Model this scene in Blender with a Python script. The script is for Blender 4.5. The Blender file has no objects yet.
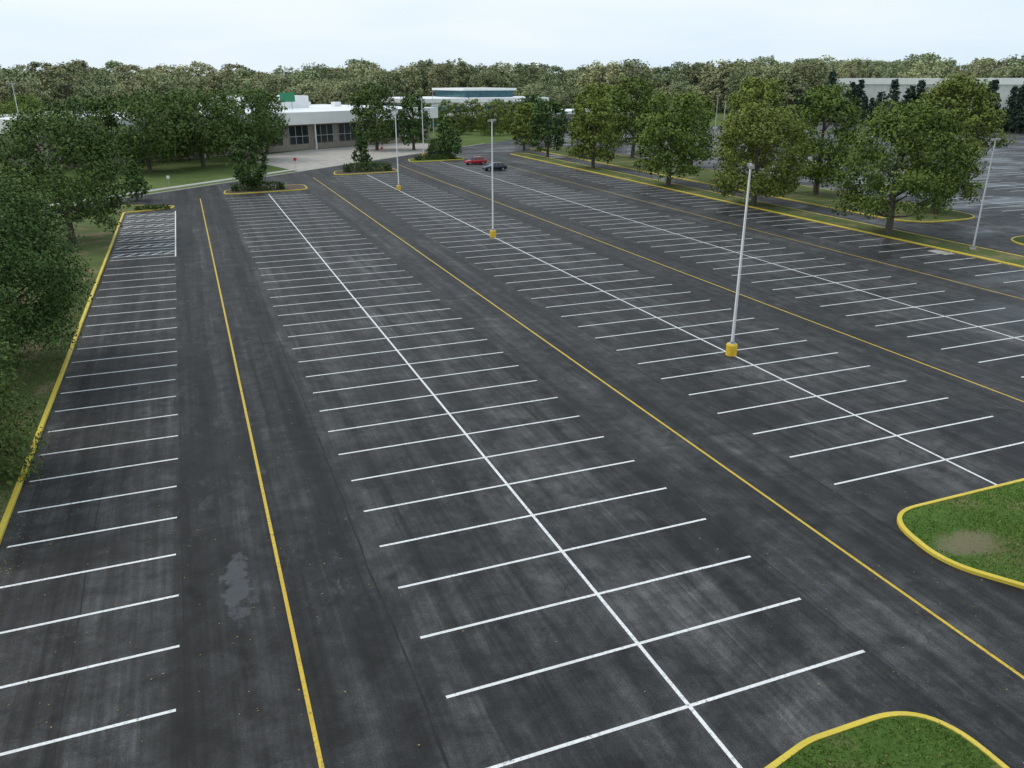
import bpy, math, random
import numpy as np
from mathutils import Vector, Matrix
random.seed(7)
S=16.0
sc=bpy.context.scene
sc.view_settings.view_transform='Standard'
sc.view_settings.look='None'
sc.view_settings.exposure=0

# ---------------------------------------------------------------- node helpers
class NT:
    def __init__(s,mat):
        s.nt=mat.node_tree; s.n=s.nt.nodes; s.l=s.nt.links
    def node(s,t,**kw):
        nd=s.n.new(t)
        for k,v in kw.items(): setattr(nd,k,v)
        return nd
    def set(s,sock,v):
        if isinstance(v,bpy.types.NodeSocket): s.l.new(v,sock)
        else: sock.default_value=v
    def math(s,op,a,b=None,c=None,clamp=False):
        nd=s.node('ShaderNodeMath',operation=op); nd.use_clamp=clamp
        s.set(nd.inputs[0],a)
        if b is not None: s.set(nd.inputs[1],b)
        if c is not None: s.set(nd.inputs[2],c)
        return nd.outputs[0]
    def mr(s,v,a,b,c,d,smooth=False):
        nd=s.node('ShaderNodeMapRange')
        if smooth: nd.interpolation_type='SMOOTHSTEP'
        for i,x in enumerate((v,a,b,c,d)): s.set(nd.inputs[i],x)
        return nd.outputs[0]
    def pos(s):
        return s.node('ShaderNodeNewGeometry').outputs['Position']
    def vmul(s,v,k):
        nd=s.node('ShaderNodeVectorMath',operation='MULTIPLY'); s.set(nd.inputs[0],v); nd.inputs[1].default_value=k
        return nd.outputs[0]
    def noise(s,v,scale,detail=4,rough=.55,dist=0):
        nd=s.node('ShaderNodeTexNoise'); s.set(nd.inputs['Vector'],v)
        nd.inputs['Scale'].default_value=scale; nd.inputs['Detail'].default_value=detail
        nd.inputs['Roughness'].default_value=rough; nd.inputs['Distortion'].default_value=dist
        return nd.outputs[0]
    def ramp(s,v,stops,interp='LINEAR'):
        nd=s.node('ShaderNodeValToRGB'); nd.color_ramp.interpolation=interp
        el=nd.color_ramp.elements
        while len(el)<len(stops): el.new(.5)
        for e,(p,c) in zip(el,stops):
            e.position=p; e.color=(c[0],c[1],c[2],1) if not isinstance(c,(int,float)) else (c,c,c,1)
        s.set(nd.inputs[0],v); return nd.outputs[0]
    def mix(s,f,a,b,mode='MIX'):
        nd=s.node('ShaderNodeMix',data_type='RGBA',blend_type=mode)
        s.set(nd.inputs[0],f)
        for i,x in ((6,a),(7,b)):
            if isinstance(x,(tuple,list)): x=(x[0],x[1],x[2],1)
            elif isinstance(x,(int,float)): x=(x,x,x,1)
            s.set(nd.inputs[i],x)
        return nd.outputs[2]
    def bsdf(s): return s.n['Principled BSDF']
    def bump(s,h,strength,dist=.02):
        nd=s.node('ShaderNodeBump'); nd.inputs['Strength'].default_value=strength
        nd.inputs['Distance'].default_value=dist; s.set(nd.inputs['Height'],h)
        s.l.new(nd.outputs[0],s.bsdf().inputs['Normal'])
def newmat(name):
    m=bpy.data.materials.new(name); m.use_nodes=True
    return m,NT(m)
def simple(name,col,rough=.6,metal=0,var=.15,scale=3,bump=0,spec=.5):
    m,t=newmat(name); b=t.bsdf()
    n=t.noise(t.pos(),scale,5,.6)
    f=t.mr(n,.3,.7,1-var,1+var)
    c=t.mix(1.0,col,f,'MULTIPLY'); t.l.new(c,b.inputs['Base Color'])
    b.inputs['Roughness'].default_value=rough; b.inputs['Metallic'].default_value=metal
    b.inputs['Specular IOR Level'].default_value=spec
    if bump: t.bump(n,bump)
    return m

# ---------------------------------------------------------------- materials
def asphalt_mat():
    m,t=newmat('asphalt'); b=t.bsdf(); P=t.pos()
    sep=t.node('ShaderNodeSeparateXYZ'); t.l.new(P,sep.inputs[0]); X,Y=sep.outputs[0],sep.outputs[1]
    w=t.noise(P,.22,4,.6); xw=t.math('ADD',X,t.mr(w,.25,.75,-.5,.5))
    f=t.mr(xw,-10,80,0,1)
    def q(x): return (x+10)/90
    band=t.ramp(f,[(q(-8.3),.040),(q(-6.6),.026),(q(-5.2),.020),(q(-4.9),.034),(q(-2.3),.032),(q(-1.9),.015),(q(-.4),.019),(q(.2),.036),(q(1.1),.016),
        (q(2.1),.031),(q(2.9),.016),(q(4.0),.014),(q(4.2),.040),(q(7),.028),(q(9.5),.024),(q(10.2),.036),(q(14),.041),(q(17),.022),(q(18.8),.038),(q(20.3),.021),(q(22.2),.035),
        (q(24),.026),(q(30),.038),(q(37),.03),(q(42),.028),(q(50),.036),(q(62),.028),(q(74),.038)][:32])
    st=t.noise(t.vmul(P,(1.3,.035,1)),1.0,4,.62)
    st2=t.noise(t.vmul(P,(5,.10,1)),1.0,3,.65)
    bl=t.noise(P,.16,6,.70,.5)
    bl2=t.noise(P,.9,6,.74,.4)
    sp=t.noise(P,20,2,.8)
    k=t.math('MULTIPLY',t.mr(st,.38,.62,.60,1.42),t.mr(st2,.36,.64,.80,1.22))
    k=t.math('MULTIPLY',k,t.mr(bl,.38,.64,.46,1.55))
    k=t.math('MULTIPLY',k,t.mr(bl2,.38,.64,.62,1.42))
    k=t.math('MULTIPLY',k,t.mr(sp,.25,.75,.45,1.6))
    wc=t.node('ShaderNodeTexNoise'); wc.inputs['Scale'].default_value=.8; wc.inputs['Detail'].default_value=3; t.l.new(P,wc.inputs['Vector'])
    def panels(sx,sy,ox,lo,hi):
        a=t.node('ShaderNodeVectorMath',operation='MULTIPLY_ADD'); t.l.new(wc.outputs['Color'],a.inputs[0]); a.inputs[1].default_value=(.25,.25,0)
        t.set(a.inputs[2],P)
        c=t.node('ShaderNodeVectorMath',operation='MULTIPLY_ADD'); t.l.new(a.outputs[0],c.inputs[0]); c.inputs[1].default_value=(1/sx,1/sy,0); c.inputs[2].default_value=(ox,ox*1.7,0)
        fl=t.node('ShaderNodeVectorMath',operation='FLOOR'); t.l.new(c.outputs[0],fl.inputs[0])
        wn=t.node('ShaderNodeTexWhiteNoise',noise_dimensions='2D'); t.l.new(fl.outputs[0],wn.inputs['Vector'])
        return t.mr(wn.outputs['Value'],0,1,lo,hi)
    k=t.math('MULTIPLY',k,panels(3.05,21,.13,.76,1.22))
    k=t.math('MULTIPLY',k,panels(6.1,9,.47,.84,1.16))
    wv=t.node('ShaderNodeVectorMath',operation='ADD'); t.set(wv.inputs[0],t.vmul(P,(.12,.07,1)))
    t.set(wv.inputs[1],t.vmul(wc.outputs['Color'],(.25,.25,0)))
    vo=t.node('ShaderNodeTexVoronoi',feature='DISTANCE_TO_EDGE'); vo.inputs['Scale'].default_value=1.0; t.l.new(wv.outputs[0],vo.inputs['Vector'])
    crack=t.math('MULTIPLY',t.mr(vo.outputs['Distance'],.001,.005,1,0),t.mr(bl,.5,.6,0,1))
    oil=t.mr(t.noise(P,.75,2,.5),.60,.74,0,.55)
    k=t.math('MULTIPLY',k,t.math('SUBTRACT',1,t.math('MULTIPLY',crack,.4)))
    k=t.math('MULTIPLY',k,t.math('SUBTRACT',1,oil))
    sc_=t.math('MULTIPLY',t.mr(t.noise(t.vmul(P,(1.2,.5,1)),1.6,6,.75,.6),.53,.68,0,1),t.mr(t.noise(P,.12,2,.5),.44,.62,0,.8))
    dx=t.math('DIVIDE',t.math('ADD',t.math('SUBTRACT',X,-.25),t.mr(bl2,.3,.7,-.5,.5)),.40)
    dy=t.math('DIVIDE',t.math('ADD',t.math('SUBTRACT',Y,24.3),t.mr(w,.3,.7,-.8,.8)),1.9)
    rr=t.math('ADD',t.math('MULTIPLY',dx,dx),t.math('MULTIPLY',dy,dy))
    rr=t.math('ADD',rr,t.mr(t.noise(P,2.0,6,.75),.3,.7,-.9,.9))
    spill=t.mr(rr,.5,1.2,.6,0)
    col=t.mix(1.0,band,k,'MULTIPLY')
    col=t.mix(sc_,col,(.070,.070,.071))
    col=t.mix(spill,col,(.085,.09,.10))
    t.l.new(col,b.inputs['Base Color'])
    wet=t.math('MULTIPLY',t.mr(X,40,75,0,1),t.mr(t.noise(t.vmul(P,(.06,.12,1)),1,4,.6),.47,.6,0,1))
    ro=t.math('SUBTRACT',t.mr(bl,.3,.7,.58,.85),t.math('MULTIPLY',wet,.36))
    t.l.new(ro,b.inputs['Roughness']); b.inputs['Specular IOR Level'].default_value=.32
    t.bump(sp,.4,.012)
    return m
def paint_mat(name,col,under=.05,wear=.30):
    m,t=newmat(name); b=t.bsdf(); P=t.pos()
    n=t.noise(P,9,4,.75); n2=t.noise(P,.5,3,.6)
    f=t.math('MULTIPLY',t.mr(n,.50,.68,0,1),t.mr(n2,.35,.65,.15,wear*2.6))
    c=t.mix(t.math('MINIMUM',f,.8),col,under)
    c=t.mix(1.0,c,t.mr(n2,.3,.7,.82,1.05),'MULTIPLY')
    t.l.new(c,b.inputs['Base Color']); b.inputs['Roughness'].default_value=.6
    return m
def grass_mat(name,g1,g2,dry,dryamt=.5):
    m,t=newmat(name); b=t.bsdf(); P=t.pos()
    a=t.noise(P,.35,5,.65); c2=t.noise(P,6,5,.75); d=t.noise(P,.11,4,.6,.5)
    c=t.mix(t.mr(c2,.3,.7,0,1),g1,g2)
    c=t.mix(t.math('MULTIPLY',t.mr(a,.50,.64,0,1),dryamt),c,dry)
    # bare earth worn along the corner of the right-hand island
    sep=t.node('ShaderNodeSeparateXYZ'); t.l.new(P,sep.inputs[0])
    ex=t.math('DIVIDE',t.math('SUBTRACT',sep.outputs[0],24.9),1.5); ey=t.math('DIVIDE',t.math('SUBTRACT',sep.outputs[1],17.2),.8)
    e=t.math('ADD',t.math('ADD',t.math('MULTIPLY',ex,ex),t.math('MULTIPLY',ey,ey)),t.mr(c2,.3,.7,-.6,.6))
    c=t.mix(t.mr(e,.4,1.2,.75,0),c,(.20,.165,.11))
    c=t.mix(1.0,c,t.mr(d,.3,.7,.75,1.2),'MULTIPLY')
    t.l.new(c,b.inputs['Base Color']); b.inputs['Roughness'].default_value=.95
    b.inputs['Specular IOR Level'].default_value=.1
    t.bump(c2,.8,.06)
    return m
def leaf_mat(name,dark,light,accent,acc=.25,lohi=(.85,1.15)):
    m,t=newmat(name); b=t.bsdf()
    at=t.node('ShaderNodeAttribute',attribute_name='tint').outputs['Fac']
    oi=t.node('ShaderNodeObjectInfo').outputs['Random']
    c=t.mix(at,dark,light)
    c=t.mix(t.mr(oi,.3,1,0,acc),c,accent)
    wn=t.node('ShaderNodeTexWhiteNoise',noise_dimensions='1D'); t.l.new(oi,wn.inputs['W'])
    c=t.mix(1.0,c,t.mr(wn.outputs['Value'],0,1,lohi[0],lohi[1]),'MULTIPLY')
    t.l.new(c,b.inputs['Base Color']); b.inputs['Roughness'].default_value=.7
    b.inputs['Specular IOR Level'].default_value=.12
    return m
M_ASP=asphalt_mat()
M_WHITE=paint_mat('white_paint',(.76,.77,.76),wear=.36)
M_YEL=paint_mat('yellow_paint',(.60,.41,.03),wear=.38)
M_KERB=paint_mat('yellow_kerb_paint',(.66,.50,.04),under=.25,wear=.34)
M_CONC=simple('concrete',(.36,.35,.32),.8,var=.2,scale=2,bump=.2)
M_PLAZA=simple('plaza_concrete',(.36,.33,.29),.8,var=.2,scale=.6)
M_GRASS=grass_mat('lawn',(.055,.105,.020),(.090,.155,.034),(.21,.17,.09),.65)
M_GRASSL=grass_mat('verge_lawn',(.065,.095,.028),(.10,.13,.045),(.21,.165,.10),.75)
M_GFAR=grass_mat('far_grass',(.070,.11,.03),(.11,.155,.045),(.17,.155,.08),.4)
M_MULCH=simple('mulch',(.075,.055,.04),.95,var=.5,scale=5)
M_BARK=simple('bark',(.095,.080,.064),.9,var=.35,scale=5,bump=.5)
M_LEAF=leaf_mat('leaf_green',(.060,.095,.018),(.165,.225,.048),(.22,.23,.05),.38)
M_LEAFD=leaf_mat('leaf_dark',(.034,.064,.018),(.100,.160,.042),(.13,.16,.04),.30)
M_LEAFF=leaf_mat('leaf_forest_hazed',(.185,.225,.115),(.31,.36,.185),(.42,.385,.20),.6,(.66,1.12))  # distance haze put into the leaf colours: paler, less saturated, raised darks
M_CONIF=leaf_mat('needles',(.020,.036,.028),(.050,.078,.052),(.05,.07,.05),.2)
M_GALV=simple('galvanised_steel',(.42,.43,.43),.5,.3,var=.08,scale=2)
M_GREYP=simple('grey_pole_steel',(.28,.30,.31),.5,.3,var=.1,scale=2)
M_BASEY=simple('yellow_base_paint',(.70,.45,.03),.7,var=.15,scale=4)
M_HEAD=simple('lamp_housing',(.22,.21,.19),.5,var=.05)
M_LENS=simple('lamp_lens',(.55,.55,.52),.2,var=.03)
M_WWALL=simple('white_wall',(.78,.78,.76),.6,var=.06,scale=.4)
M_ROOF=simple('white_roof_membrane',(.76,.77,.78),.7,var=.10,scale=.15)
M_GWALL=simple('pale_wall',(.55,.55,.54),.7,var=.12,scale=.4)
M_GLASS=simple('dark_glass',(.02,.03,.035),.12,var=.3,scale=.6,spec=.8)
M_BGLASS=simple('teal_glass',(.05,.13,.16),.15,var=.3,scale=.4,spec=.8)
M_BRICK=simple('tan_masonry',(.30,.26,.22),.85,var=.15,scale=1.2)
M_HVAC=simple('hvac_metal',(.42,.43,.43),.5,.2,var=.1)
M_GSIGN=simple('green_sign_face',(.02,.20,.09),.4,var=.05)
M_TYRE=simple('tyre_rubber',(.02,.02,.02),.85,var=.1)
M_RIM=simple('alloy_rim',(.5,.5,.5),.3,.8,var=.05)
M_LAMPR=simple('tail_lamp',(.35,.01,.01),.2,var=.05)
M_LAMPW=simple('head_lamp',(.7,.7,.7),.15,var=.05)
M_SIGNR=simple('red_sign_face',(.5,.02,.02),.4,var=.05)
M_DEAD=leaf_mat('fallen_leaf',(.16,.11,.04),(.34,.27,.12),(.3,.2,.05),.1)

# ---------------------------------------------------------------- mesh helpers
col=sc.collection
def mesh_obj(name,verts,faces,mats,midx=None,smooth=False,parent=None,tint=None,link=True):
    me=bpy.data.meshes.new(name)
    if isinstance(verts,np.ndarray):
        faces=np.asarray(faces,dtype=np.int32); nf=len(faces); k=faces.shape[1]
        me.vertices.add(len(verts)); me.vertices.foreach_set('co',verts.astype(np.float32).ravel())
        me.loops.add(nf*k); me.loops.foreach_set('vertex_index',faces.ravel())
        me.polygons.add(nf); me.polygons.foreach_set('loop_start',np.arange(0,nf*k,k,dtype=np.int32))
        me.polygons.foreach_set('loop_total',np.full(nf,k,dtype=np.int32))
        me.update(calc_edges=True)
    else:
        me.from_pydata([tuple(v) for v in verts],[],[tuple(f) for f in faces]); me.update()
    for m in (mats if isinstance(mats,(list,tuple)) else [mats]): me.materials.append(m)
    if midx is not None: me.polygons.foreach_set('material_index',np.asarray(midx,dtype=np.int32))
    if smooth: me.polygons.foreach_set('use_smooth',[True]*len(me.polygons))
    if tint is not None:
        a=me.attributes.new('tint','FLOAT','FACE'); a.data.foreach_set('value',np.asarray(tint,dtype=np.float32))
    if not link: return me
    o=bpy.data.objects.new(name,me); col.objects.link(o)
    if parent: o.parent=parent
    return o
def empty(name,loc=(0,0,0),rz=0):
    e=bpy.data.objects.new(name,None); e.location=loc; e.rotation_euler=(0,0,rz); col.objects.link(e); return e
class MB:  # mesh accumulator
    def __init__(s): s.v=[];s.f=[];s.m=[]
    def add(s,v,f,m=0):
        o=len(s.v); s.v+=[tuple(x) for x in v]; s.f+=[tuple(i+o for i in x) for x in f]; s.m+=[m]*len(f)
    def box(s,x0,x1,y0,y1,z0,z1,m=0,b=0):
        v=[(x0,y0,z0),(x1,y0,z0),(x1,y1,z0),(x0,y1,z0),(x0+b,y0+b,z1),(x1-b,y0+b,z1),(x1-b,y1-b,z1),(x0+b,y1-b,z1)]
        s.add(v,[(0,3,2,1),(4,5,6,7),(0,1,5,4),(1,2,6,5),(2,3,7,6),(3,0,4,7)],m)
    def tube(s,pts,rads,n=8,m=0,cap=True):
        o=len(s.v); ring=[]
        for i,(p,r) in enumerate(zip(pts,rads)):
            p=Vector(p); d=(Vector(pts[min(i+1,len(pts)-1)])-Vector(pts[max(i-1,0)])).normalized()
            a=d.orthogonal().normalized() if abs(d.z)<.95 else Vector((1,0,0)); a=(a-d*a.dot(d)).normalized(); b=d.cross(a)
            for k in range(n):
                t=2*math.pi*k/n; q=p+a*math.cos(t)*r+b*math.sin(t)*r; s.v.append(tuple(q))
        for i in range(len(pts)-1):
            for k in range(n):
                k2=(k+1)%n; s.f.append((o+i*n+k,o+i*n+k2,o+(i+1)*n+k2,o+(i+1)*n+k)); s.m.append(m)
        if cap:
            s.f.append(tuple(o+k for k in reversed(range(n)))); s.m.append(m)
            s.f.append(tuple(o+(len(pts)-1)*n+k for k in range(n))); s.m.append(m)
    def obj(s,name,mats,parent=None,smooth=False):
        return mesh_obj(name,s.v,s.f,mats,s.m,smooth,parent)
def sheet(name,poly,z,mat,parent=None):
    return mesh_obj(name,[(x,y,z) for x,y in poly],[tuple(range(len(poly)))],mat,parent=parent)

# ---------------------------------------------------------------- ground
sheet('ground',[(-2500,-600),(2500,-600),(2500,3500),(-2500,3500)],-.03,M_GFAR)
def farY(x): return 137.6+.95*x
sheet('parking_lot_asphalt',[(-150,-60),(252,-60),(252,262),(128,262),(75,farY(75)),(-150,farY(-150))],0,M_ASP)

def rounded(poly,radii,n=8):
    out=[]; N=len(poly)
    for i in range(N):
        p=Vector(poly[i]); a=Vector(poly[i-1]); b=Vector(poly[(i+1)%N]); r=radii[i] if isinstance(radii,(list,tuple)) else radii
        if r<=0: out.append(tuple(p)); continue
        da=(a-p).normalized(); db=(b-p).normalized()
        ang=da.angle(db); d=min(r/math.tan(ang/2),(a-p).length*.49,(b-p).length*.49)
        s=p+da*d; e=p+db*d
        for k in range(n+1):
            t=k/n; out.append(tuple(s*(1-t)**2+p*2*t*(1-t)+e*t*t))
    return out
def offset(poly,d):  # inward for ccw
    out=[];N=len(poly)
    for i in range(N):
        p=Vector(poly[i]);a=Vector(poly[i-1]);b=Vector(poly[(i+1)%N])
        e1=(p-a).normalized();e2=(b-p).normalized()
        n1=Vector((-e1.y,e1.x));n2=Vector((-e2.y,e2.x)); nn=(n1+n2)
        if nn.length<1e-6: nn=n1
        nn.normalize(); out.append(tuple(p+nn*d/max(.5,nn.dot(n1))))
    return out
def island(name,poly,kerbmat,topmat,h=.14,w=.17):
    e=empty(name)
    N=len(poly); p0=poly;p1=offset(poly,.025);p2=offset(poly,w)
    v=[(x,y,-.02) for x,y in p0]+[(x,y,h-.02) for x,y in p0]+[(x,y,h) for x,y in p1]+[(x,y,h) for x,y in p2]+[(x,y,h-.05) for x,y in p2]
    f=[]
    for L in range(4):
        for i in range(N):
            j=(i+1)%N; f.append((L*N+i,L*N+j,(L+1)*N+j,(L+1)*N+i))
    mesh_obj('kerb',v,f,kerbmat,parent=e)
    mesh_obj('planting',[(x,y,h-.035) for x,y in offset(poly,w-.02)],[tuple(range(N))],topmat,parent=e)
    return e
def rect(x0,x1,y0,y1): return [(x0,y0),(x1,y0),(x1,y1),(x0,y1)]
IB=rounded([(4.7,-22),(16.9,-22),(16.95,11.9),(12.9,11.95),(10.2,11.3),(4.7,11.0)],[2,2,3.0,3,3,3],12)
ID=rounded([(26.2,11.6),(36.4,11.6),(36.4,20),(23.6,20),(22.9,16.6)],[2,2,3,2.2,3],12)
island('grass_island',IB,M_KERB,M_GRASS)
island('grass_island',ID,M_KERB,M_GRASS)
island('planted_island',rounded([(4.3,127.5),(17.2,129.5),(17.4,136.5),(5.0,133.0)],[2,2,2,2]),M_KERB,M_MULCH)
island('planted_island',rounded([(24,147.5),(36.8,149.5),(37,157),(25.5,154)],[2,2,2,2]),M_KERB,M_MULCH)
island('planted_island',rounded([(43,166),(56,168),(56.5,176),(44.5,173)],[2,2,2,2]),M_KERB,M_GRASS)
left=[(-150,-60),(-8.26,-60),(-8.26,114.2),(-2.6,116.2),(-2.2,118.0),(-8.5,121.5),(-150,farY(-150)-8.5)]
island('grass_verge',rounded(left,[0,0,.8,1,.8,3,0],5),M_KERB,M_GRASSL,w=.2)
island('tree_median',rounded(rect(69.7,73.9,-60,178),[0,0,2,2]),M_KERB,M_GRASSL)
island('tree_median',rounded(rect(79.2,92,70.5,190),[5,5,4,4],10),M_KERB,M_GRASSL)
island('tree_median',rounded(rect(79.2,92,-60,60),[0,0,5,5],10),M_KERB,M_GRASSL)
def strip(mb,pts,w,z0,z1,m=0):
    for (x0,y0),(x1,y1) in zip(pts[:-1],pts[1:]):
        d=Vector((x1-x0,y1-y0)).normalized(); n=Vector((-d.y,d.x))*w/2
        P=[(x0-n.x,y0-n.y),(x1-n.x,y1-n.y),(x1+n.x,y1+n.y),(x0+n.x,y0+n.y)]
        mb.add([(x,y,z0) for x,y in P]+[(x,y,z1) for x,y in P],[(4,5,6,7),(0,1,5,4),(1,2,6,5),(2,3,7,6),(3,0,4,7)],m)
mb=MB(); strip(mb,[(-150,farY(-150)),(75,farY(75))],.35,-.03,.15); mb.obj('road_kerb',M_CONC)
mb=MB(); strip(mb,[(-150,farY(-150)+5),(26,farY(26)+5)],1.6,-.03,.04); mb.obj('sidewalk',M_CONC)
sheet('entrance_plaza',[(19.5,farY(19.5)+.2),(52,farY(52)+.2),(62,215),(56,222),(27,206),(10,190)],.012,M_PLAZA)
sheet('concrete_pad',[(67.9,56.0),(69.3,56.0),(69.3,58.2),(67.9,58.2)],.006,M_CONC)

# ---------------------------------------------------------------- markings
W=MB(); C=MB(); YL=MB()
def hline(mb,x0,x1,y,w=.11,z=.006,skew=0):
    mb.add([(x0,y-w/2,z),(x1,y-w/2+skew,z),(x1,y+w/2+skew,z),(x0,y+w/2,z)],[(0,1,2,3)])
def vline(mb,x,y0,y1,w=.11,z=.010):
    n=max(1,int((y1-y0)/6))
    for i in range(n):
        a=y0+(y1-y0)*i/n; b=y0+(y1-y0)*(i+1)/n
        mb.add([(x-w/2,a,z),(x+w/2,a,z),(x+w/2,b,z),(x-w/2,b,z)],[(0,1,2,3)])
dY=.1712*S
rng=random.Random(3)
def jit(a=.06): return rng.uniform(-a,a)
y=19.12-dY*6
while y<82: hline(W,-8.05+jit(),-2.18+jit(),y+jit(.03),skew=jit(.05)); y+=dY
yy=83.2; i=0
while yy<113.6:
    hline(W,-8.0,-2.2,yy,w=.14)
    if i%3==2:
        for k in range(5):
            x0=-7.9+k*1.15; W.add([(x0,yy-1.35,.006),(x0+.18,yy-1.35,.006),(x0+1.1,yy-.1,.006),(x0+.92,yy-.1,.006)],[(0,1,2,3)])
    yy+=1.45; i+=1
vline(W,-2.2,83,113.8,.12,.010)
y=.8835*S
while y<125.5: hline(W,4.72+jit(),16.95+jit(),y+jit(.03),skew=jit(.06)); y+=dY
vline(C,10.82,11.6,126.5,.12)
y=1.421*S
while y<146: hline(W,23.7+jit(),36.45+jit(),y+jit(.03),skew=jit(.06)); y+=dY
vline(C,30.05,20.1,147,.12)
y=1.983*S-dY*8
while y<164: hline(W,43.1+jit(),55.8+jit(),y+jit(.03),skew=jit(.06)); y+=dY
vline(C,49.6,0,166,.12)
y=2.0*S-dY*8
while y<168:
    hline(W,62.9+jit(),69.5,y); y+=dY
vline(YL,1.14,-20,125,.12,.006); vline(YL,20.35,-20,146,.12,.006); vline(YL,39.75,-20,164,.12,.006); vline(YL,59.4,-20,172,.11,.006)
for k,xc in enumerate([104,123,142,161,180,199,218,237]):
    y=60
    while y<255:
        hline(W,xc-6,xc+6,y,w=.13); y+=dY
    vline(C,xc,60,255,.13)
W.obj('stall_stripes',M_WHITE); C.obj('row_centre_lines',M_WHITE); YL.obj('yellow_lane_lines',M_YEL)

SM=MB()
def seam(x,y0,y1,w,amp,sd):
    r=random.Random(sd); yy=y0; off=0; prev=None
    while yy<y1:
        off=off*.90+r.uniform(-amp,amp); ww=w*r.uniform(.3,1.3)
        cur=((x+off-ww/2,yy,.0035),(x+off+ww/2,yy,.0035))
        if prev: SM.add([prev[0],prev[1],cur[1],cur[0]],[(0,1,2,3)])
        prev=cur; yy+=r.uniform(.2,.6)
seam(4.1,5,122,.07,.025,1); seam(-5.1,0,100,.04,.02,2); seam(-2.0,2,115,.04,.01,3); seam(13.6,14,120,.02,.02,4)
seam(23.2,18,140,.05,.02,5); seam(36.9,25,140,.04,.02,6); seam(17.3,12,120,.03,.02,7)
SM.obj('paving_seams',simple('bitumen',(.014,.014,.015),.75,var=.2,spec=.3))

# ---------------------------------------------------------------- foliage
def rand_rot_quads(cent,size,nrm,rs,aspect=.62,bias=.5):
    n=len(cent)
    r=rs.normal(size=(n,3)); r/=np.linalg.norm(r,axis=1)[:,None]
    nn=r*(1-bias)+nrm*bias; nn/=np.linalg.norm(nn,axis=1)[:,None]+1e-9
    t=rs.normal(size=(n,3)); t-=nn*(t*nn).sum(1)[:,None]; t/=np.linalg.norm(t,axis=1)[:,None]+1e-9
    b=np.cross(nn,t); sz=(size*rs.uniform(.6,1.35,n))[:,None]
    t=t*sz*.5; b=b*sz*.5*aspect
    v=np.stack([cent-t,cent-b*1.0+t*.1,cent+t,cent+b*1.0+t*.1],1).reshape(-1,3)
    f=np.arange(n*4).reshape(-1,4)
    return v,f
def make_tree(height,width,seed,leaf,cb=.18,shape='oval',k=3.0,trunk_r=None,nclump=None,bias=.55,zsq=1.0,lobe=.75):
    rs=np.random.RandomState(seed)
    R=width/2; z0=height*cb; z1=height; H=z1-z0
    def env(t):
        if shape=='oval': return np.sqrt(np.clip(1-np.abs((t-.40)/.61)**2.5,0,1))
        if shape=='spread': return np.sqrt(np.clip(1-np.abs((t-.5)/.56)**2.2,0,1))
        if shape=='pyr': return np.clip((1-t)**.75*1.05,0,1)*np.clip(t*8+.35,0,1)
        if shape=='ball': return np.sqrt(np.clip(1-((t-.5)/.5)**2,0,1))
    nc=nclump or int(150+R*14)
    lob_ph=rs.uniform(0,6.28,4)
    cc=[];cr=[];ct=[]
    for i in range(nc):
        t=rs.uniform(.0,.96); a=rs.uniform(0,2*np.pi)
        lob=1+lobe*(.11*np.sin(3*a+lob_ph[0]+t*3)+.08*np.sin(5*a+lob_ph[1]-t*6)+.06*np.sin(9*t+lob_ph[2]))
        rr=env(np.array(t))*R*lob
        crad=R*rs.uniform(.12,.27)
        q=rs.uniform(0,1)**.28
        d=max(0,rr-crad*.5)*q
        cc.append((math.cos(a)*d,math.sin(a)*d,z0+t*H*.98)); cr.append(crad); ct.append(rs.uniform(0,1))
    cc=np.array(cc);cr=np.array(cr);ct=np.array(ct)
    area=4*np.pi*((R*R)**1.6/3+2*(R*H/2)**1.6/3)**(1/1.6)
    n=int(k*area/(leaf*leaf))
    p=cr**2; p/=p.sum(); idx=rs.choice(nc,n,p=p)
    d=rs.normal(size=(n,3)); d/=np.linalg.norm(d,axis=1)[:,None]
    rad=rs.uniform(0,1,n)**.38*(1+rs.normal(0,.12,n))
    pos=cc[idx]+d*(cr[idx]*rad)[:,None]*np.array([1,1,.72*zsq])
    ax=np.array([0,0,z0+H*.35]); out=pos-ax; out/=np.linalg.norm(out,axis=1)[:,None]+1e-9
    nrm=d*.5+out*.5+np.array([0,0,.35])
    nrm/=np.linalg.norm(nrm,axis=1)[:,None]+1e-9
    lv,lf=rand_rot_quads(pos,leaf,nrm,rs,bias=bias)
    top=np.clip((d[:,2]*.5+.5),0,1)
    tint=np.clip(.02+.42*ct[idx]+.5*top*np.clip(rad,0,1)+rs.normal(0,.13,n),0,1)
    mb=MB(); tr=trunk_r or height*.022
    bend=[(0,0,-.1),(rs.uniform(-.1,.1),rs.uniform(-.1,.1),height*.2),(rs.uniform(-.3,.3),rs.uniform(-.3,.3),height*.5),(rs.uniform(-.3,.3),rs.uniform(-.3,.3),height*.85)]
    mb.tube(bend,[tr*1.35,tr,tr*.6,tr*.15],8,cap=False)
    order=rs.permutation(nc)[:14]
    for j in order:
        tgt=cc[j]; zb=max(z0*.8,min(tgt[2]*.65,height*.7)); st=(0,0,zb)
        mid=((tgt[0])*.5,(tgt[1])*.5,zb+(tgt[2]-zb)*.35)
        mb.tube([st,mid,tuple(tgt)],[tr*.45,tr*.28,tr*.08],5,cap=False)
    tv=np.array(mb.v); tf=np.array(mb.f)
    v=np.concatenate([tv,lv]); f=np.concatenate([tf,lf+len(tv)])
    mi=np.concatenate([np.zeros(len(tf)),np.ones(n)]); tt=np.concatenate([np.zeros(len(tf)),tint])
    return v,f,mi,tt
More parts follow.
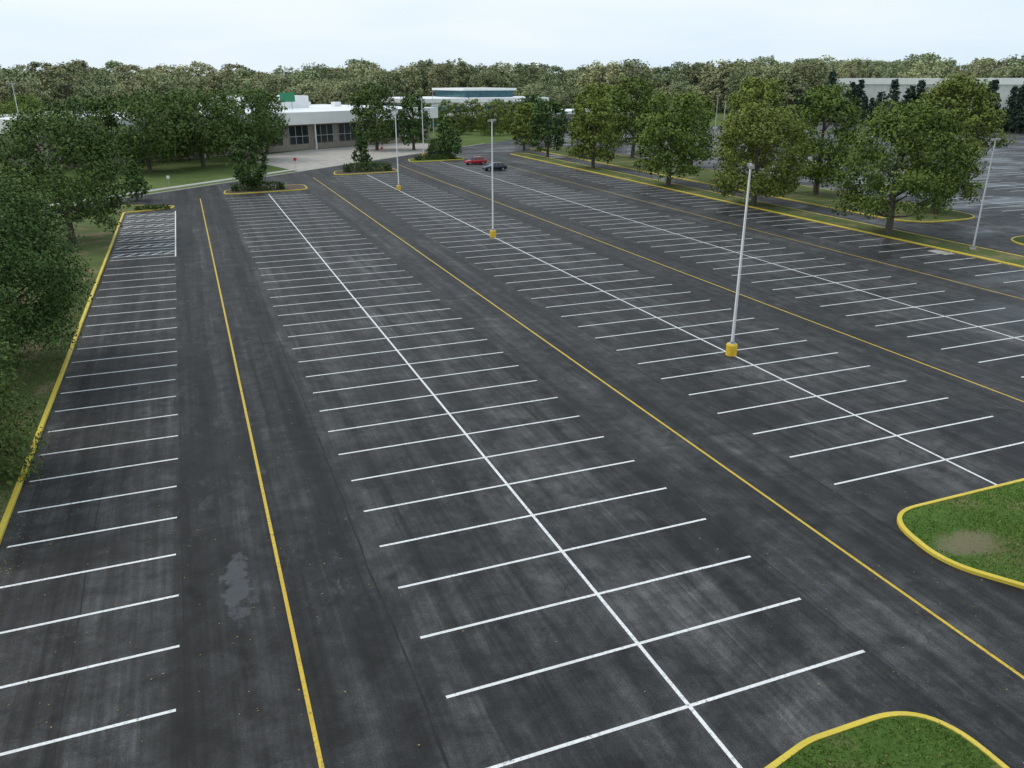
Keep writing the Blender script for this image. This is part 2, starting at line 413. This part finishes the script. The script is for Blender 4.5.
def tree(x,y,h,w,leafm=None,name='deciduous_tree',shape='oval',cb=.14,k=4.4,px=2.7,bias=.55):
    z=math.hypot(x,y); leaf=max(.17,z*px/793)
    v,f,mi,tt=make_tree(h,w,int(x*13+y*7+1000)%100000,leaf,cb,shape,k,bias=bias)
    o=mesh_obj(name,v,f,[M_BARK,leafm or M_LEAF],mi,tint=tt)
    o.location=(x,y,0); return o
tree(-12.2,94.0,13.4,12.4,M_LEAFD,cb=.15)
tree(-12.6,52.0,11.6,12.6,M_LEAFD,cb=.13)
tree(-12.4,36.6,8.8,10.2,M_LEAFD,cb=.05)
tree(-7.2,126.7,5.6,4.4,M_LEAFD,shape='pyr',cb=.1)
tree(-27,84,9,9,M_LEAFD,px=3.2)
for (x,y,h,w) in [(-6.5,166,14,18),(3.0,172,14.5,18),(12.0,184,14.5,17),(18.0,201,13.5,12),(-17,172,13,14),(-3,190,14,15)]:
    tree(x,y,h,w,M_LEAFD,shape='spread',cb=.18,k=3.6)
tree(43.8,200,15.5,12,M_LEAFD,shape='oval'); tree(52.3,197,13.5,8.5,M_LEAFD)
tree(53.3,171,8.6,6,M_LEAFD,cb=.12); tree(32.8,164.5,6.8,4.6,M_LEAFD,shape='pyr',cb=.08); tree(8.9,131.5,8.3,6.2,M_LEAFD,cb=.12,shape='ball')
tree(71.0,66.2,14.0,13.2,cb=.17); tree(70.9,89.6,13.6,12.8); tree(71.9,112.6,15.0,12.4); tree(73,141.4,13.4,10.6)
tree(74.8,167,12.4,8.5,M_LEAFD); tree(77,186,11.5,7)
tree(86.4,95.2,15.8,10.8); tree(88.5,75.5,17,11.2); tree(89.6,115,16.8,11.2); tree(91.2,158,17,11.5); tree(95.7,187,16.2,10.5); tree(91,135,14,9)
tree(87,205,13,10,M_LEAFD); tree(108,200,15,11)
def hedge(name,x0,x1,y0,y1,h,seed,mat=M_LEAFD):
    rs=np.random.RandomState(seed); n=int(((x1-x0)*(y1-y0)+2*h*((x1-x0)+(y1-y0)))*42)
    c=rs.uniform(-1,1,(n,3)); ax=np.argmax(np.abs(c),1); push=rs.uniform(.75,1.05,n)
    s=np.sign(c[np.arange(n),ax]); c[np.arange(n),ax]=s*push; c[:,2]=np.abs(c[:,2])
    lump=1+.15*np.sin(c[:,0]*9+seed)*np.cos(c[:,1]*5)
    p=np.stack([(x0+x1)/2+c[:,0]*(x1-x0)/2,(y0+y1)/2+c[:,1]*(y1-y0)/2,c[:,2]*h*lump+.1],1)
    nr=np.zeros((n,3)); nr[np.arange(n),ax]=s
    v,f=rand_rot_quads(p,.3,nr,rs)
    mesh_obj(name,v,f,mat,tint=np.clip(rs.normal(.2,.2,n)+.2*(c[:,2]-.5),0,1))
hedge('hedge',6,13.5,130.2,132.2,1.1,1); hedge('hedge',27,35.5,150.6,153,1.5,2)
hedge('hedge',45.5,54,169,171,.9,3); hedge('shrub',50.5,55,175.5,179,2.6,4); hedge('hedge',-7,-3,115.3,116.5,.5,9)
hedge('shrub',84.5,88.5,52.5,56.5,2.2,5); hedge('shrub',57,61,196,199,2.2,6)

con=empty('conifer_row')
cms=[]
for i in range(4):
    v,f,mi,tt=make_tree(16,9.0,500+i,1.0,.02,'pyr',3.0,nclump=150)
    cms.append(mesh_obj('conifer_mesh',v,f,[M_BARK,M_CONIF],mi,tint=tt,link=False))
r=random.Random(5)
for i in range(76):
    t=i/75
    o=bpy.data.objects.new('conifer',r.choice(cms)); col.objects.link(o); o.parent=con
    o.location=(260+r.uniform(-4,4)-t*14,110+t*178,0); s=r.uniform(.65,1.15); o.scale=(s,s,s*r.uniform(.85,1.1)); o.rotation_euler=(0,0,r.uniform(0,6.3))
fo=empty('forest')
fms=[]
for i in range(8):
    v,f,mi,tt=make_tree(20+(i%4-1.5)*1.2,14+i%3*2.5,700+i,1.0,.03,['oval','spread','ball','oval'][i%4],3.0,nclump=150,lobe=.6)
    fms.append(mesh_obj('forest_tree_mesh',v,f,[M_BARK,M_LEAFF],mi,tint=tt,link=False))
fm2=[]
for i in range(3):
    v,f,mi,tt=make_tree(16,12,800+i,.75,.08,'oval',2.8,nclump=130)
    fm2.append(mesh_obj('dark_tree_mesh',v,f,[M_BARK,M_LEAF],mi,tint=tt,link=False))
def plant(x,y,lst,s):
    o=bpy.data.objects.new('woodland_tree',r.choice(lst)); col.objects.link(o); o.parent=fo
    o.location=(x,y,-.3); o.scale=(s*r.uniform(.85,1.2),s*r.uniform(.85,1.2),s); o.rotation_euler=(0,0,r.uniform(0,6.3))
def az_scatter(n,a0,a1,d0,d1,s0,s1,lst,e=1.3):
    for i in range(n):
        a=math.radians(a0+(a1-a0)*(i+r.random())/n); d=math.sqrt(r.uniform(d0*d0,d1*d1))
        plant(math.sin(a)*d,math.cos(a)*d,lst,s0+(s1-s0)*r.random()**e)
az_scatter(150,-22,12,290,390,.65,1.0,fms)
az_scatter(130,-22,12,400,520,.92,1.22,fms)
az_scatter(170,10,42,430,600,.95,1.36,fms)
az_scatter(140,36,60,600,780,1.2,1.68,fms)
az_scatter(20,-20,-8,190,270,.7,.95,fm2)
az_scatter(34,22,34,340,400,.55,.8,fms)
az_scatter(12,15,23,250,300,.5,.7,fm2)

def inside(poly,x,y):
    c=np.zeros(len(x),bool); N=len(poly)
    for i in range(N):
        x0,y0=poly[i]; x1,y1=poly[i-1]
        if y0==y1: continue
        cond=((y0>y)!=(y1>y))&(x<(x1-x0)*(y-y0)/(y1-y0)+x0); c^=cond
    return c
def blades(name,poly,bb,n,seed,h=.07,mat=None,bare=None):
    rs=np.random.RandomState(seed); x=rs.uniform(bb[0],bb[1],n); y=rs.uniform(bb[2],bb[3],n)
    k=inside(offset(poly,.22),x,y)
    pn=np.sin(x*.9+1.3*np.sin(y*.7))*np.cos(y*1.1+np.sin(x*1.3)); k&=(rs.uniform(-1,1,n)<.75-pn*.9)
    if bare: k&=(((x-bare[0])/1.5)**2+((y-bare[1])/.8)**2+rs.normal(0,.4,n))>.9
    x=x[k];y=y[k];n=len(x)
    a=rs.uniform(0,6.28,n); hh=h*rs.uniform(.5,1.5,n); w=.022
    dx=np.cos(a)*w;dy=np.sin(a)*w; lx=rs.normal(0,.03,n);ly=rs.normal(0,.03,n); z=np.full(n,.10)
    v=np.stack([np.stack([x-dx,y-dy,z],1),np.stack([x+dx,y+dy,z],1),np.stack([x+dx*.3+lx,y+dy*.3+ly,z+hh],1),np.stack([x-dx*.3+lx,y-dy*.3+ly,z+hh],1)],1).reshape(-1,3)
    mesh_obj(name,v,np.arange(n*4).reshape(-1,4),mat or M_GBL,tint=rs.uniform(0,1,n))
M_GBL=leaf_mat('grass_blade',(.075,.135,.026),(.14,.225,.05),(.1,.14,.04),.1)
blades('grass',IB,(5,17,4,12.2),30000,1); blades('grass',ID,(22,36.4,10,20.2),38000,2,bare=(24.9,17.2))
M_GBL2=leaf_mat('verge_grass_blade',(.07,.10,.03),(.15,.17,.065),(.1,.1,.04),.1)
blades('grass',left,(-22,-8.3,14,75),50000,3,.09,M_GBL2)

rs=np.random.RandomState(11)
def leaves(P,size):
    P=np.concatenate(P); n=len(P); up=np.tile([0,0,1.0],(n,1))
    v,f=rand_rot_quads(P,size,up,rs,.8,.85)
    mesh_obj('fallen_leaves',v,f,M_DEAD,tint=rs.uniform(0,1,n))
def sl(n,x0,x1,y0,y1,z): return np.stack([rs.uniform(x0,x1,n),rs.uniform(y0,y1,n),np.full(n,z)],1)
m=900; g=np.stack([-8.2+np.abs(rs.normal(0,.5,m)),rs.uniform(15,110,m),np.full(m,.02)],1)
leaves([sl(230,-8,4,12,45,.02),sl(130,4,30,8,40,.02),sl(70,16,26,10,22,.02),g,sl(120,5.2,16.5,7,11.5,.16),sl(200,25,36,12,19.6,.16)],.06)
m=1500
leaves([sl(5000,-20,-8.4,15,105,.15),np.stack([69.5-np.abs(rs.normal(0,.8,m)),rs.uniform(40,150,m),np.full(m,.03)],1),sl(2500,70,74,45,150,.15)],.11)

# ---------------------------------------------------------------- lamp posts
def lamp(x,y,h,rot=0,base=True,mat=M_GALV,name='street_lamp'):
    e=empty(name,(x,y,0),rot)
    if base:
        mb=MB(); mb.tube([(0,0,-.02),(0,0,.66),(0,0,.72),(0,0,.74)],[.34,.34,.31,.24],20); mb.obj('concrete_base',M_BASEY,e,False)
    else:
        mb=MB(); mb.tube([(0,0,-.02),(0,0,.3)],[.3,.3],16); mb.obj('concrete_base',M_CONC,e)
    mb=MB(); b=.74 if base else .3
    mb.box(-.2,.2,-.2,.2,b,b+.03); mb.tube([(0,0,b+.03),(0,0,b+.2),(0,0,b+.22),(0,0,h)],[.13,.13,.10,.06],14); mb.obj('pole',mat,e,True)
    mb=MB()
    mb.tube([(-.45,0,h-.12),(.45,0,h-.12)],[.035,.035],8)
    for s in (-1,1):
        x0=s*.6; mb.box(x0-.26,x0+.26,-.15,.15,h-.17,h+.0,1,.04); mb.box(x0-.2,x0+.2,-.11,.11,h-.192,h-.173,2)
    mb.obj('lamp_heads',[mat,M_HEAD,M_LENS],e)
    return e
lamp(29.98,38.5,11.5,1.0); lamp(30.0,81.2,12.2,.8); lamp(30.2,123.8,11.9,.7)
lamp(72.3,56.6,10.8,.3,False,M_GREYP); lamp(91.2,126,12.5,.3,False,M_GREYP)
lamp(49.6,178.5,12.2,.1); lamp(-27.0,173,15.5,.4,False)
for (x,y,h) in [(142,100,12),(142,150,12),(180,150,12),(180,205,12),(218,150,12),(218,215,12),(142,200,12),(104,140,12),(104,190,12),(70,240,13),(62,255,13)]:
    lamp(x,y,h,.4,False,M_GREYP)

# ---------------------------------------------------------------- signs
def sign(x,y,rot,mat=M_SIGNR,h=2.2,octo=True):
    e=empty('traffic_sign',(x,y,0),rot); mb=MB(); mb.tube([(0,0,0),(0,0,h)],[.03,.03],8); mb.obj('post',M_GALV,e)
    mb=MB(); k=8 if octo else 4; r0=.32
    ring=[(math.cos(2*math.pi*(i+.5)/k)*r0,math.sin(2*math.pi*(i+.5)/k)*r0+h-.1) for i in range(k)]
    v=[(a,-.045,b) for a,b in ring]+[(a,-.06,b) for a,b in ring]
    f=[tuple(range(k)),tuple(reversed(range(k,2*k)))]+[(i,(i+1)%k,k+(i+1)%k,k+i) for i in range(k)]
    mb.add(v,f); mb.obj('sign_face',mat,e)
sign(19,158.5,0); sign(40,178,.3); sign(-3,137.5,0,M_WWALL,2,False); sign(58,182,0,M_WWALL,2,False)

# ---------------------------------------------------------------- cars
def car(x,y,rot,colr,name='parked_car'):
    e=empty(name,(x,y,0),rot)
    paint=simple('car_paint_'+name,colr,.28,.2,var=.04,spec=.7)
    st=[(-2.28,.42,.62,.78,.62),(-2.18,.27,.68,.96,.80),(-1.7,.22,.72,1.00,.88),(-.9,.20,.72,.97,.90),(0,.20,.70,.95,.90),(.8,.20,.70,.93,.90),(1.2,.21,.68,.88,.89),(1.75,.24,.64,.80,.86),(2.15,.28,.58,.70,.78),(2.28,.38,.52,.60,.62)]
    mb=MB(); rings=[]
    for (a,zb,zs,zt,w) in st:
        rings.append([(a,-w*.88,zb),(a,-w,zb+.12),(a,-w,zs),(a,-w*.93,zt-.02),(a,-w*.7,zt+.02),(a,0,zt+.04),(a,w*.7,zt+.02),(a,w*.93,zt-.02),(a,w,zs),(a,w,zb+.12),(a,w*.88,zb)])
    n=11; v=[p for r_ in rings for p in r_]; f=[]
    for i in range(len(rings)-1):
        for k in range(n): k2=(k+1)%n; f.append((i*n+k,(i+1)*n+k,(i+1)*n+k2,i*n+k2))
    f.append(tuple(range(n))); f.append(tuple(reversed(range((len(rings)-1)*n,len(rings)*n))))
    mb.add(v,f); mb.obj('body',paint,e,True)
    g=MB(); gs=[(-1.95,.97,.74),(-1.25,1.37,.60),(-.6,1.45,.60),(.15,1.43,.60),(1.05,.93,.74)]
    def gr(a,z,w,zb): return [(a,-.80,zb),(a,-w,z),(a,w,z),(a,.80,zb)]
    base=[.97,.97,.96,.95,.92]; vv=[p for (a,z,w),zb in zip(gs,base) for p in gr(a,z,w,zb-.03)]
    ff=[];mm=[]
    for i in range(4):
        o=i*4
        ff+=[(o,o+4,o+5,o+1),(o+1,o+5,o+6,o+2),(o+2,o+6,o+7,o+3)]; mm+=[0,1 if i in(1,2) else 0,0]
    for q,m_ in zip(ff,mm): g.add([vv[i] for i in q],[(0,1,2,3)],m_)
    for s in(-1,1):
        for (a,w) in((-.55,.05),(.2,.04),(-1.3,.05)):
            g.box(a-w,a+w,s*.70-.11,s*.70+.11,.95,1.38,1)
    g.box(-1.27,.2,-.6,.6,1.445,1.475,1,.05)
    g.obj('greenhouse',[M_GLASS,paint],e)
    wh=MB()
    for a in(-1.4,1.38):
        for s in(-1,1):
            wh.tube([(a,s*.70,.33),(a,s*.915,.33)],[.33,.33],20,0); wh.tube([(a,s*.90,.33),(a,s*.925,.33)],[.21,.19],12,1)
    wh.obj('wheels',[M_TYRE,M_RIM],e)
    l=MB()
    for s in(-1,1):
        l.box(-2.27,-2.15,s*.6-.14,s*.6+.14,.72,.86,0); l.box(2.12,2.24,s*.58-.14,s*.58+.14,.54,.66,1); l.box(.75,.9,s*.98-.09,s*.98+.09,.93,1.05,2)
    l.obj('lamps_and_mirrors',[M_LAMPR,M_LAMPW,paint],e)
car(54.5,157.5,math.pi,(.40,.015,.02)); car(54.0,145.0,math.pi,(.010,.014,.035))

# ---------------------------------------------------------------- buildings
def bld(name,p0,p1,depth):
    p0=Vector(p0);p1=Vector(p1);d=p1-p0; e=empty(name,(p0.x,p0.y,0),math.atan2(d.y,d.x)); return e,d.length
e,L=bld('school_building',(-24,178),(66,229),45)
D=48;Hh=9.0
mb=MB(); mb.box(0,L,.6,D,-.1,Hh-3.0); mb.obj('walls',M_BRICK,e)
mb=MB(); mb.box(-1.5,L+1.5,-1.6,D+1,Hh-3.0,Hh-.25); mb.obj('fascia',M_WWALL,e)
mb=MB(); mb.box(-1.4,L+1.4,-1.5,D+.9,Hh-.25,Hh-.2); mb.obj('roof',M_ROOF,e)
mb=MB(); x=2
while x<L-5:
    mb.box(x,x+5.9,.52,.62,1.4,Hh-3.4,0)
    for q in(0,1.93,3.86,5.79): mb.box(x+q,x+q+.13,.46,.52,1.4,Hh-3.4,1)
    mb.box(x,x+5.9,.45,.46,3.1,3.25,1)
    x+=7.6
mb.obj('windows',[M_GLASS,M_HVAC],e)
mb=MB(); x=1
while x<L: mb.box(x,x+.3,-1.2,-.9,-.1,Hh-3.0); x+=15.2
mb.obj('columns',M_WWALL,e)
mb=MB(); rr=random.Random(2)
for i in range(9):
    x=rr.uniform(8,L-8); y=rr.uniform(8,D-6); s=rr.uniform(1,2.2); mb.box(x,x+s*1.6,y,y+s,Hh-.2,Hh+rr.uniform(.8,1.8),0,.05)
mb.box(60,80,24,40,Hh-.2,Hh+3,0)
mb.obj('rooftop_units',M_WWALL,e)
mb=MB(); mb.box(65,69.5,16,16.3,Hh+1.7,Hh+4,0); mb.box(66,66.2,16.05,16.2,Hh-.2,Hh+1.7,1); mb.box(68.4,68.6,16.05,16.2,Hh-.2,Hh+1.7,1); mb.obj('roof_sign',[M_GSIGN,M_HVAC],e)
e,L=bld('office_building',(74,280),(130,292),40)
mb=MB(); mb.box(0,L,0,36,-.1,8.6); mb.obj('walls',M_WWALL,e)
mb=MB(); mb.box(-.6,L+.6,-.6,36.6,8.6,9.9); mb.obj('parapet',M_WWALL,e)
mb=MB(); mb.box(0,L,0,36,9.9,10.0); mb.box(26,L-10,8,30,10.0,12.4,1); mb.box(25,L-9,7,31,12.4,13.2,2); mb.obj('roof',[M_ROOF,M_BGLASS,M_WWALL],e)
mb=MB()
for z,hh_ in((.6,2.9),(5.3,2.0)):
    x=1
    while x<L-3:
        mb.box(x,x+2.7,-.06,.02,z,z+hh_,0); x+=3.2
mb.box(-.08,.02,2,32,.6,8,0)
mb.obj('windows',M_BGLASS,e)
mb=MB(); mb.box(14,30,-7,-.62,3.6,4.4)
for q in(15,29): mb.box(q,q+.4,-6.6,-6.2,-.1,3.6)
mb.obj('entrance_canopy',M_WWALL,e)
e,L=bld('annex_building',(112,262),(150,262),30)
mb=MB(); mb.box(0,L,0,20,-.1,5); mb.obj('walls',M_BRICK,e); mb=MB(); mb.box(-.8,L+.8,-.8,20.8,5,6); mb.obj('roof',M_ROOF,e)
mb=MB(); x=1
while x<L-3: mb.box(x,x+2.4,-.05,.02,1,3.6); x+=3.4
mb.obj('windows',M_GLASS,e)
for nm,p0,p1,dp,hh in [('warehouse_building',(365,455),(500,300),90,17.0),('warehouse_building',(250,470),(345,400),50,14.5)]:
    e,L=bld(nm,p0,p1,dp)
    mb=MB(); mb.box(0,L,0,dp,-.1,hh-3.5); mb.obj('walls',M_GWALL,e)
    mb=MB(); mb.box(-.5,L+.5,-.5,dp+.5,hh-3.5,hh); mb.obj('fascia',M_WWALL,e)
    mb=MB(); mb.box(0,L,0,dp,hh,hh+.1)
    for i in range(14):
        x=rr.uniform(5,L-8);y=rr.uniform(6,dp-6); mb.box(x,x+4,y,y+3,hh+.1,hh+1.6,1)
    mb.obj('roof',[M_ROOF,M_HVAC],e)
    mb=MB(); x=5
    while x<L-6: mb.box(x,x+4,-.06,.02,0,4.5); x+=8
    mb.obj('loading_doors',M_HVAC,e)

# ---------------------------------------------------------------- world, sun, camera
w=bpy.data.worlds.new('World'); sc.world=w; w.use_nodes=True
nt=w.node_tree; bg=nt.nodes['Background']
sky=nt.nodes.new('ShaderNodeTexSky'); sky.sky_type='NISHITA'; sky.sun_disc=False
EL=math.radians(50); AZ=math.radians(-55)
sky.sun_elevation=EL; sky.sun_rotation=AZ; sky.dust_density=3; sky.air_density=1.2
tc=nt.nodes.new('ShaderNodeTexCoord'); mp=nt.nodes.new('ShaderNodeMapping'); mp.inputs['Scale'].default_value=(1,1,5)
no=nt.nodes.new('ShaderNodeTexNoise'); no.inputs['Scale'].default_value=1.6; no.inputs['Detail'].default_value=4
nt.links.new(tc.outputs['Generated'],mp.inputs[0]); nt.links.new(mp.outputs[0],no.inputs['Vector'])
cr=nt.nodes.new('ShaderNodeValToRGB'); cr.color_ramp.elements[0].position=.38; cr.color_ramp.elements[1].position=.62
cr.color_ramp.elements[0].color=(7.6,9.4,11.0,1); cr.color_ramp.elements[1].color=(9.6,10.5,11.2,1)
nt.links.new(no.outputs[0],cr.inputs[0])
mx=nt.nodes.new('ShaderNodeMix'); mx.data_type='RGBA'; mx.inputs[0].default_value=.88
nt.links.new(sky.outputs[0],mx.inputs[6]); nt.links.new(cr.outputs[0],mx.inputs[7]); nt.links.new(mx.outputs[2],bg.inputs[0])
bg.inputs[1].default_value=.10
sd=bpy.data.lights.new('sun','SUN'); sd.energy=1.45; sd.angle=math.radians(20); sd.color=(1,.92,.82)
so=bpy.data.objects.new('sun',sd); col.objects.link(so)
dirv=Vector((math.sin(AZ)*math.cos(EL),math.cos(AZ)*math.cos(EL),math.sin(EL)))
so.rotation_euler=dirv.to_track_quat('Z','Y').to_euler()
cd=bpy.data.cameras.new('camera'); co=bpy.data.objects.new('camera',cd); col.objects.link(co)
co.location=(0,0,16); co.rotation_euler=(math.radians(90-20.97),0,math.radians(-21.65))
cd.sensor_width=36; cd.lens=793/1024*36; cd.clip_start=.5; cd.clip_end=6000
sc.camera=co
